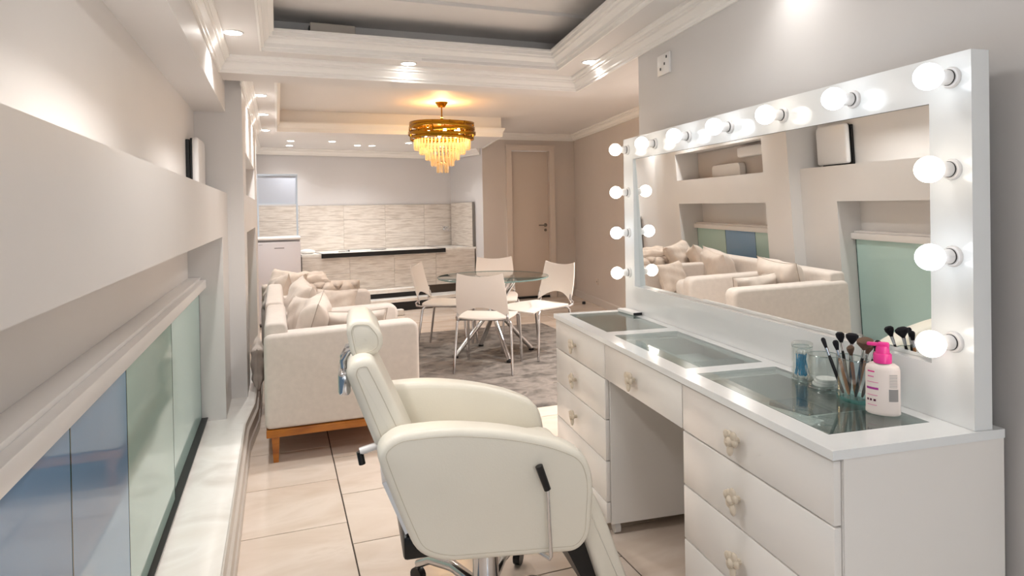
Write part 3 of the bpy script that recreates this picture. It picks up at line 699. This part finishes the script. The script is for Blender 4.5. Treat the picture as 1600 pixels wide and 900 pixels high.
# ================================================================== RUG AND DINING SET
RX0, RX1, RY0, RY1 = .80, 2.68, 3.72, 6.43
mb = MB(); rnd = random.Random(3)
def rugf(u, v):
    e = 1 if 0 < u < 1 and 0 < v < 1 else 0
    return (RX0 + (RX1 - RX0) * u, RY0 + (RY1 - RY0) * v, .002 + e * (.009 + .004 * rnd.random()))
mb.grid(rugf, 110, 150)
tag(mb.build('area_rug', M_rug), 'mottled grey brown rug under the glass dining table', 'rug')
TC = (1.72, 5.20); TZ = .682; RUG = .0155
tb = thing('dining_table', 'round glass dining table on crossed chrome legs', 'table', (TC[0], TC[1], RUG))
TZ -= RUG
gt = MB().lathe([(0, TZ - .010), (.470, TZ - .010), (.474, TZ - .007), (.474, TZ - .003), (.470, TZ), (0, TZ)], 72, cap=False).build('glass_top', M_glass_top, tb)
MB().lathe([(.473, TZ - .010), (.4755, TZ - .0085), (.4755, TZ - .0015), (.473, TZ)], 72, cap=False).build('glass_rim', mat('table_glass_edge', '#6f8a86', .1), gt)
for k in range(4):
    a = R(182 + 90 * k); b = a + R(205)
    f = Vector((.345 * math.cos(a), .345 * math.sin(a), .016)); e = Vector((.25 * math.cos(b), .25 * math.sin(b), TZ - .020))
    off = Vector((-math.sin(a), math.cos(a), 0)) * .035
    lg = MB().tube([f, f.lerp(e, .5) + off, e], [.021, .019, .018], 12).build('leg', M_chrome, tb)
    MB().lathe([(.024, 0), (.024, .014), (.018, .02)], 12, Matrix.Translation((f.x, f.y, 0))).build('foot_pad', M_black, lg)
    MB().lathe([(.022, TZ - .019), (.022, TZ - .0102)], 14, Matrix.Translation((e.x, e.y, 0))).build('glass_pad', M_chrome, lg)
MB().tube([(.06 * math.cos(R(20 * k)), .06 * math.sin(R(20 * k)), .31) for k in range(18)], .008, 8, closed=True).build('centre_ring', M_chrome, tb)
# dining chair: local +y is forward
def dining_chair(label):
    t = thing('dining_chair', label, 'chair', group='white dining chairs around the glass table')
    def backf(off):
        def g(u, v):
            a = u * 2 - 1
            hw = .172 + .026 * (1 - v) ** .8 + .006 * math.sin(math.pi * v)
            zt = .445 + .085 * (1 - a * a); ztop = .800 - .026 * (1 - a * a)
            z = zt + (ztop - zt) * v; k = (z - .445) / .37
            y = -.205 - .035 * math.sin(k * math.pi) * .6 - .085 * k ** 1.6 - .030 * (1 - a * a) * (1 - .3 * v) - off
            return (a * hw, y, z)
        return g
    mb = MB(); A = mb.grid(backf(0), 20, 22); Bk = mb.grid(backf(.009), 20, 22, True)
    def rim(mb, A, B, nu, nv):
        loop = [(i, 0) for i in range(nu)] + [(nu, j) for j in range(nv)] + [(i, nv) for i in range(nu, 0, -1)] + [(0, j) for j in range(nv, 0, -1)]
        for p, q in zip(loop, loop[1:] + loop[:1]):
            try: mb.bm.faces.new((A[p[0]][p[1]], A[q[0]][q[1]], B[q[0]][q[1]], B[p[0]][p[1]]))
            except ValueError: pass
    rim(mb, A, Bk, 20, 22); mb.build('backrest', M_shell, t)
    def seatf(off):
        def g(u, v):
            a = u * 2 - 1; y = -.185 + .415 * v + .035 * (1 - a * a) * (1 - v) * -1 + .012 * (1 - a * a) * v
            hw = .185 + .028 * math.sin(math.pi * (v * .8 + .1))
            z = .440 - .016 * (1 - a * a) * math.sin(math.pi * min(1, v + .1)) - .030 * max(0, (v - .72) / .28) ** 2 - off
            return (a * hw, y, z)
        return g
    mb = MB(); A = mb.grid(seatf(0), 18, 20); Bk = mb.grid(seatf(.010), 18, 20, True); rim(mb, A, Bk, 18, 20); mb.build('seat', M_shell, t)
    for s in (-1, 1):
        MB().tube([(s * .185, .15, .418), (s * .205, .175, .412), (s * .213, .19, .395), (s * .222, .215, .0)], .0105, 10).build('leg', M_chrome, t)
        MB().tube([(s * .16, -.13, .418), (s * .195, -.165, .415), (s * .208, -.18, .395), (s * .225, -.235, .0)], .0105, 10).build('leg', M_chrome, t)
        MB().tube([(s * .175, .12, .420), (s * .185, -.10, .424), (s * .190, -.20, .420), (s * .193, -.235, .428), (s * .194, -.240, .452), (s * .192, -.214, .475), (s * .188, -.222, .52)], .010, 10).build('back_support', M_chrome, t)
    MB().tube([(-.19, -.155, .416), (.19, -.155, .416)], .009, 8).tube([(-.19, .155, .414), (.19, .155, .414)], .009, 8).build('cross_bar', M_chrome, t)
    return t
c0 = dining_chair('white dining chair nearest the camera, its back turned to us')
def place(o, x, y, fx, fy, label=None):
    o.location = (x, y, RUG); o.rotation_euler = (0, 0, math.atan2(fy, fx) - P2)
    if label: o['label'] = label
c0.scale = (1, 1, .955)
place(c0, 1.54, 4.78, .50, .86)
place(copy_tree(c0), 1.42, 5.58, .88, -.47, 'white dining chair on the left of the glass table, seen edge on')
place(copy_tree(c0), 2.07, 5.07, -.92, -.38, 'white dining chair on the right of the glass table, beside the vanity')
place(copy_tree(c0), 1.95, 5.83, -.30, -.95, 'white dining chair behind the glass table, in front of the door')

# ================================================================== KITCHEN
KT = thing('kitchen_counter', 'long kitchen counter faced in beige strip tiles along the back wall', 'counter', (KO.x, KO.y, 0), KA)
CW = 2.83
MB().prism([(.47, .012), (CW - .03, .012), (2.715, .684), (.47, .684)], 0, .715).build('counter_body', M_grout, KT, smooth=False)
MB().prism([(.47, 0), (CW - .025, 0), (2.71, .677), (.47, .677)], .715, .742).build('counter_top', M_marble, KT)
tw = .578
for r in range(2):
    for c in range(5):
        x0 = .47 + c * tw - (0 if r else 0); x1 = min(x0 + tw, CW - .03)
        if x1 - x0 > .05: MB().box(x0 + .0012, x1 - .0012, 0, .0118, .26 + r * .2275 + .0012, .26 + (r + 1) * .2275 - .0012).build('facing_tile', M_ktile, KT, smooth=False)
MB().box(.70, 2.34, -.02, -.0005, .690, .744).box(.70, .715, -.0005, .62, .7425, .746).box(2.325, 2.34, -.0005, .62, .7425, .746).build('black_edge', M_black, KT, smooth=False)
# two low steps with black risers
st = thing('kitchen_step', 'white two tier step with black risers below the kitchen counter', 'step', (KO.x, KO.y, 0), KA)
MB().box(.50, 2.05, -.14, .0, .215, .262, .003, 1).build('upper_tread', M_marble, st); MB().box(.50, 2.05, -.12, .0, .155, .214).build('upper_riser', M_black, st, smooth=False)
MB().box(.50, 2.75, -.30, .0, .112, .154, .003, 1).build('lower_tread', M_marble, st); MB().box(.50, 2.75, -.27, .0, 0, .111).build('lower_riser', M_black, st, smooth=False)
t = tag(MB().box(-.10, .10, -.03, .05, 0, .075, .012, 2).build('stone_block', M_marble), 'small pale stone block on the floor at the kitchen step', 'block'); t.location = (1.30, 7.66, 0); t.rotation_euler = (0, 0, R(9))
# backsplash tiles on the back wall and the return
bs = struct(MB().box(0.0, 2.76, .686, .699, .742, 1.345).build('trim_7', M_grout, smooth=False), 'beige strip tile backsplash behind the kitchen counter'); bs.location = (KO.x, KO.y, 0); bs.rotation_euler = (0, 0, KA)
for r in range(3):
    for c in range(5):
        x0 = .0 + c * tw; x1 = min(x0 + tw, 2.76)
        if x1 - x0 > .05: MB().box(x0 + .001, x1 - .001, .678, .6858, .744 + r * .2 + .001, .744 + (r + 1) * .2 - .001).build('tile', M_ktile, bs, smooth=False)
r0 = Vector((2.556, 8.50)); r1 = Vector((kb1[0] + .0, kb1[1] - .05)); rdn = (r1 - r0); rl = rdn.length; ra = math.atan2(rdn.y, rdn.x)
rs = struct(MB().box(0, rl, .012, .024, .742, 1.36).build('trim_8', M_grout, smooth=False), 'tiled return of the backsplash beside the tap'); rs.location = (r0.x, r0.y, 0); rs.rotation_euler = (0, 0, ra)
for r in range(3): MB().box(.004, rl, .024, .032, .744 + r * .205 + .001, .744 + (r + 1) * .205 - .001).build('tile', M_ktile, rs, smooth=False)
MB().box(-.008, .0, .0, .034, .742, 1.362).build('edge_strip', M_steel, rs, smooth=False)
# tap
tp = thing('wall_tap', 'small chrome tap on the tiled wall at the right end of the counter', 'tap', (2.40, 8.90, .98), R(0))
MB().lathe([(.022, 0), (.022, .01), (.012, .014), (.012, .06)], 14, Matrix.Rotation(R(90), 4, 'X')).build('tap_body', M_chrome, tp)
MB().tube([(0, -.055, 0), (0, -.075, .012), (0, -.13, .012), (0, -.145, 0), (0, -.147, -.03)], .010, 10).build('spout', M_chrome, tp)
MB().tube([(-.05, -.05, .03), (.05, -.05, .03)], .007, 8).tube([(0, -.05, 0), (0, -.05, .03)], .008, 8).build('handle', M_chrome, tp)
tp.location = (kb1[0] - .14, kb1[1] - .075, .985); tp.rotation_euler = (0, 0, KA)
def kthing(o, u, v, z, rz=0): p = kp(u, v); o.location = (p[0], p[1], z); o.rotation_euler = (0, 0, KA + rz); return o
mb = MB(); mb.ball((0, 0, .028), 1, 18, 10, (.085, .05, .030)); mb.ball((.05, .01, .022), 1, 14, 8, (.06, .045, .024))
kthing(tag(mb.build('folded_cloth', mat('white_cloth', '#e9e6e3', .9)), 'white cloth bundle on the counter beside the fridge', 'cloth'), .60 - .04, .18, .7435)
kthing(tag(MB().box(-.08, .08, -.06, .06, 0, .006, .001, 1).build('white_card', M_whitep), 'white card on the counter by the cloth bundle', 'card'), .80, .12, .7435)
t = thing('cable_coil', 'short dark cable lying on the counter', 'cable'); MB().tube([(-.06, 0, .005), (-.02, .02, .005), (.02, -.01, .005), (.05, .03, .005), (.07, .01, .012)], .004, 6).build('wire', M_black, t); MB().box(.065, .085, .0, .018, .002, .016, .002, 1).build('plug', M_black, t); kthing(t, 1.02, .2, .7435)
for k in range(4): kthing(tag(MB().tube([(-.09 + k * .02, .012 * k, .0055), (.04 + k * .015, .012 * k - .006, .0055), (.06 + k * .015, .012 * k - .008, .0055), (.08 + k * .015, .012 * k - .01, .0055)], [.003, .003, .0045, .004], 6).build('utensil', M_black), 'dark utensil lying in the middle of the counter', 'utensil', 'utensils on the counter'), 1.50, .30, .7435)
# fridge
FG = thing('bar_fridge', 'white upright fridge at the left end of the kitchen', 'fridge', (-.155, 7.55, 0), 0)
MB().box(0, .40 + .0, .05, .42, .02, .955, .006, 2).build('cabinet', M_fridge, FG)
MB().box(-.002, .402, .0, .048, .04, .935, .012, 3).build('door', M_fridge, FG)
MB().box(-.008, .408, -.012, .43, .956, .985, .010, 3).build('top', M_whitep, FG)
MB().box(.16, .25, -.0015, .0, .862, .870).build('badge', mat('badge', '#6a686c', .4), FG, smooth=False)
MB().box(.02, .055, -.0015, .0, .905, .909).build('badge', mat('badge2', '#8a888c', .4), FG, smooth=False)
for x in (.04, .36):
    for y in (.08, .38): MB().lathe([(.015, 0), (.015, .02)], 10, Matrix.Translation((x, y, 0))).build('foot', M_black, FG)
FG.scale = (1.14, 1, 1.0); FG.location = (-.225, 7.50, 0)
# aluminium frame rack behind the fridge
AF = thing('aluminium_rack', 'tall aluminium frame with a pale upper panel behind the fridge', 'rack', (-.225, 8.00, 0), R(2))
for x in (0, .40): MB().box(x, x + .018, 0, .018, 0, 1.69).build('post', M_alu, AF, smooth=False)
MB().box(-.002, .42, -.004, .022, 1.69, 1.712).build('top_rail', M_alu, AF, smooth=False)
MB().box(.018, .40, .002, .016, 1.355, 1.372).build('middle_rail', M_alu, AF, smooth=False)
MB().box(.018, .40, .006, .012, 1.372, 1.69).build('panel', mat('frosted_panel', '#b4bac6', .25), AF, smooth=False)
AF.scale = (1.08, 1, 1)
# ================================================================== CHANDELIER
CH = thing('chandelier', 'gold drum chandelier with tiers of hanging crystals over the dining area', 'chandelier', (1.516, 6.08, ZH))
MB().lathe([(.062, 0), (.060, -.008), (.035, -.040), (.030, -.048), (.012, -.050)], 28).build('canopy', M_gold, CH)
MB().lathe([(.007, -.05), (.007, -.145), (.013, -.15), (.013, -.175), (.005, -.18)], 12).build('rod', M_gold, CH)
DR, DZ0, DZ1 = .315, -.362, -.205
for k in range(5):
    ph = k * 1.9
    def bandf(u, v, k=k, ph=ph):
        a = u * 2 * math.pi; zc = DZ0 + .012 + (DZ1 - DZ0 - .024) * k / 4 + .012 * math.sin(2 * a + ph) * (1 if 0 < k < 4 else .4)
        r = DR + (.008 if k % 2 else -.004) + .004 * math.sin(2 * a + ph)
        return (r * math.cos(a), r * math.sin(a), zc + (v - .5) * .029)
    mb = MB(); mb.grid(bandf, 72, 1); bmesh.ops.remove_doubles(mb.bm, verts=mb.bm.verts[:], dist=1e-5)
    o = mb.build('drum_band', M_gold, CH); sm = o.modifiers.new('thick', 'SOLIDIFY'); sm.thickness = .003
MB().lathe([(0, -.208), (DR - .02, -.208), (DR - .02, -.213), (0, -.213)], 40, cap=False).build('top_plate', M_gold, CH)
for k in range(12):
    a = k * math.pi / 6; MB().tube([(DR * .985 * math.cos(a), DR * .985 * math.sin(a), DZ0), (DR * .985 * math.cos(a), DR * .985 * math.sin(a), DZ1)], .004, 6).build('drum_post', M_gold, CH)
mc = bpy.data.materials.new('amber_crystal'); mc.use_nodes = True; nt = mc.node_tree; nt.nodes.clear()
o_ = nt.nodes.new('ShaderNodeOutputMaterial'); m1 = nt.nodes.new('ShaderNodeMixShader'); m2 = nt.nodes.new('ShaderNodeMixShader')
tr = nt.nodes.new('ShaderNodeBsdfTransparent'); tr.inputs[0].default_value = (1, .93, .80, 1); tl_ = nt.nodes.new('ShaderNodeBsdfTranslucent'); tl_.inputs[0].default_value = (1, .86, .62, 1); gl = nt.nodes.new('ShaderNodeBsdfGlossy'); gl.inputs['Roughness'].default_value = .08; gl.inputs[0].default_value = (1, .93, .8, 1)
m1.inputs[0].default_value = .55; m2.inputs[0].default_value = .28
nt.links.new(tr.outputs[0], m1.inputs[1]); nt.links.new(tl_.outputs[0], m1.inputs[2]); nt.links.new(m1.outputs[0], m2.inputs[1]); nt.links.new(gl.outputs[0], m2.inputs[2]); nt.links.new(m2.outputs[0], o_.inputs[0])
cm = MB().lathe([(.003, 0), (.0095, -.006), (.0095, -.088), (.004, -.098), (.0001, -.100)], 6).mesh('crystal', mc)
for r, zt, n in ((.265, -.362, 46), (.215, -.405, 38), (.158, -.462, 28), (.105, -.520, 18), (.052, -.585, 9)):
    for k in range(n):
        a = 2 * math.pi * k / n; put('crystal', cm, CH, (r * math.cos(a), r * math.sin(a), zt), (0, 0, a))
for r, z in ((.265, -.362), (.215, -.403), (.158, -.460), (.105, -.518), (.052, -.583)):
    MB().tube([(r * math.cos(R(15 * k)), r * math.sin(R(15 * k)), z) for k in range(24)], .003, 6, closed=True).build('tier_ring', M_gold, CH)
MB().tube([(0, 0, -.20), (0, 0, -.585)], .004, 6).build('tier_rod', M_gold, CH)
for k in range(6):
    a = R(25 + 60 * k); x, y = .17 * math.cos(a), .17 * math.sin(a)
    b = MB().lathe([(.0001, -.335), (.010, -.325), (.017, -.305), (.015, -.285), (.009, -.262), (.009, -.255)], 14, Matrix.Translation((x, y, 0)), cap=False).build('candle_bulb', M_candle, CH)
    MB().lathe([(.011, -.255), (.011, -.205)], 12, Matrix.Translation((x, y, 0))).build('socket', M_gold, b)
l = bpy.data.lights.new('chandelier_glow', 'POINT'); l.energy = CHAND_W; l.color = (1, .62, .25); l.shadow_soft_size = .06
lo = bpy.data.objects.new('chandelier_glow', l); COL.objects.link(lo); lo.parent = CH; lo.location = (0, 0, -.13)
l = bpy.data.lights.new('chandelier_light', 'POINT'); l.energy = CHAND_W * .8; l.color = (1, .70, .36); l.shadow_soft_size = .10
lo = bpy.data.objects.new('chandelier_light', l); COL.objects.link(lo); lo.parent = CH; lo.location = (0, 0, -.30)

# ================================================================== SMALL WALL THINGS
t = thing('wall_heater', 'slim white panel unit with black edge standing on the near ledge', 'heater', (XN, 3.76, 1.375))
MB().box(.0, .020, .0, .33, .0, .275, .003, 1).build('back_plate', M_black, t)
YZX = Matrix(((0, 0, 1, 0), (1, 0, 0, 0), (0, 1, 0, 0), (0, 0, 0, 1)))
MB().prism(rpoly([(.004, .012), (.326, .012), (.326, .29), (.004, .285)], [.02, .02, .05, .03]), .020, .030, .002, 2, YZX).build('front_rim', M_black, t)
MB().prism(rpoly([(-.004, .010), (.334, .010), (.334, .295), (-.004, .288)], [.02, .02, .05, .03]), .030, .062, .014, 4, YZX).build('cover', M_whitep, t)
SWA = -math.atan2(RD.x, RD.y)
t = thing('switch_plate', 'white socket plate high on the right wall above the mirror', 'socket', (rw(2.51), 2.51, 1.90), SWA)
MB().box(-.012, 0, -.058, .058, -.047, .047, .003, 2).build('plate', M_whitep, t)
for y, z in ((.025, -.018), (-.015, .0), (-.035, .028)): MB().box(-.0135, -.012, y - .005, y + .005, z - .006, z + .006).build('slot', M_black, t, smooth=False)
def on_far(y, z):
    d = Vector((3.2 - CR[0], 3.3 - CR[1])); k = (y - CR[1]) / d.y; return (CR[0] + d.x * k, y, z)
t = thing('wall_outlet', 'small outlet low on the far right wall', 'outlet', on_far(7.35, .30), math.atan2(-.8, 5.0) * 1)
MB().box(-.012, 0, -.04, .04, -.04, .04, .003, 2).build('plate', M_door, t); MB().box(-.0135, -.012, -.008, .008, -.008, .008).build('slot', M_steel, t, smooth=False)
t = tag(MB().lathe([(.022, 0), (.024, .02), (.018, .035), (0, .036)], 16, cap=False).build('door_stop', M_black), 'small black door stop on the floor by the far right wall', 'door stop'); t.location = (3.72, 7.5, 0)
t = thing('lamp_driver', 'grey driver box left lying in the ceiling recess', 'driver box', (.30, 3.62, ZB + .02), R(3))
MB().box(-.12, .12, -.03, .03, 0, .16, .004, 1).build('case', M_skirt, t); MB().box(-.125, -.1205, -.028, .028, .004, .14).build('end_cap', M_black, t, smooth=False)
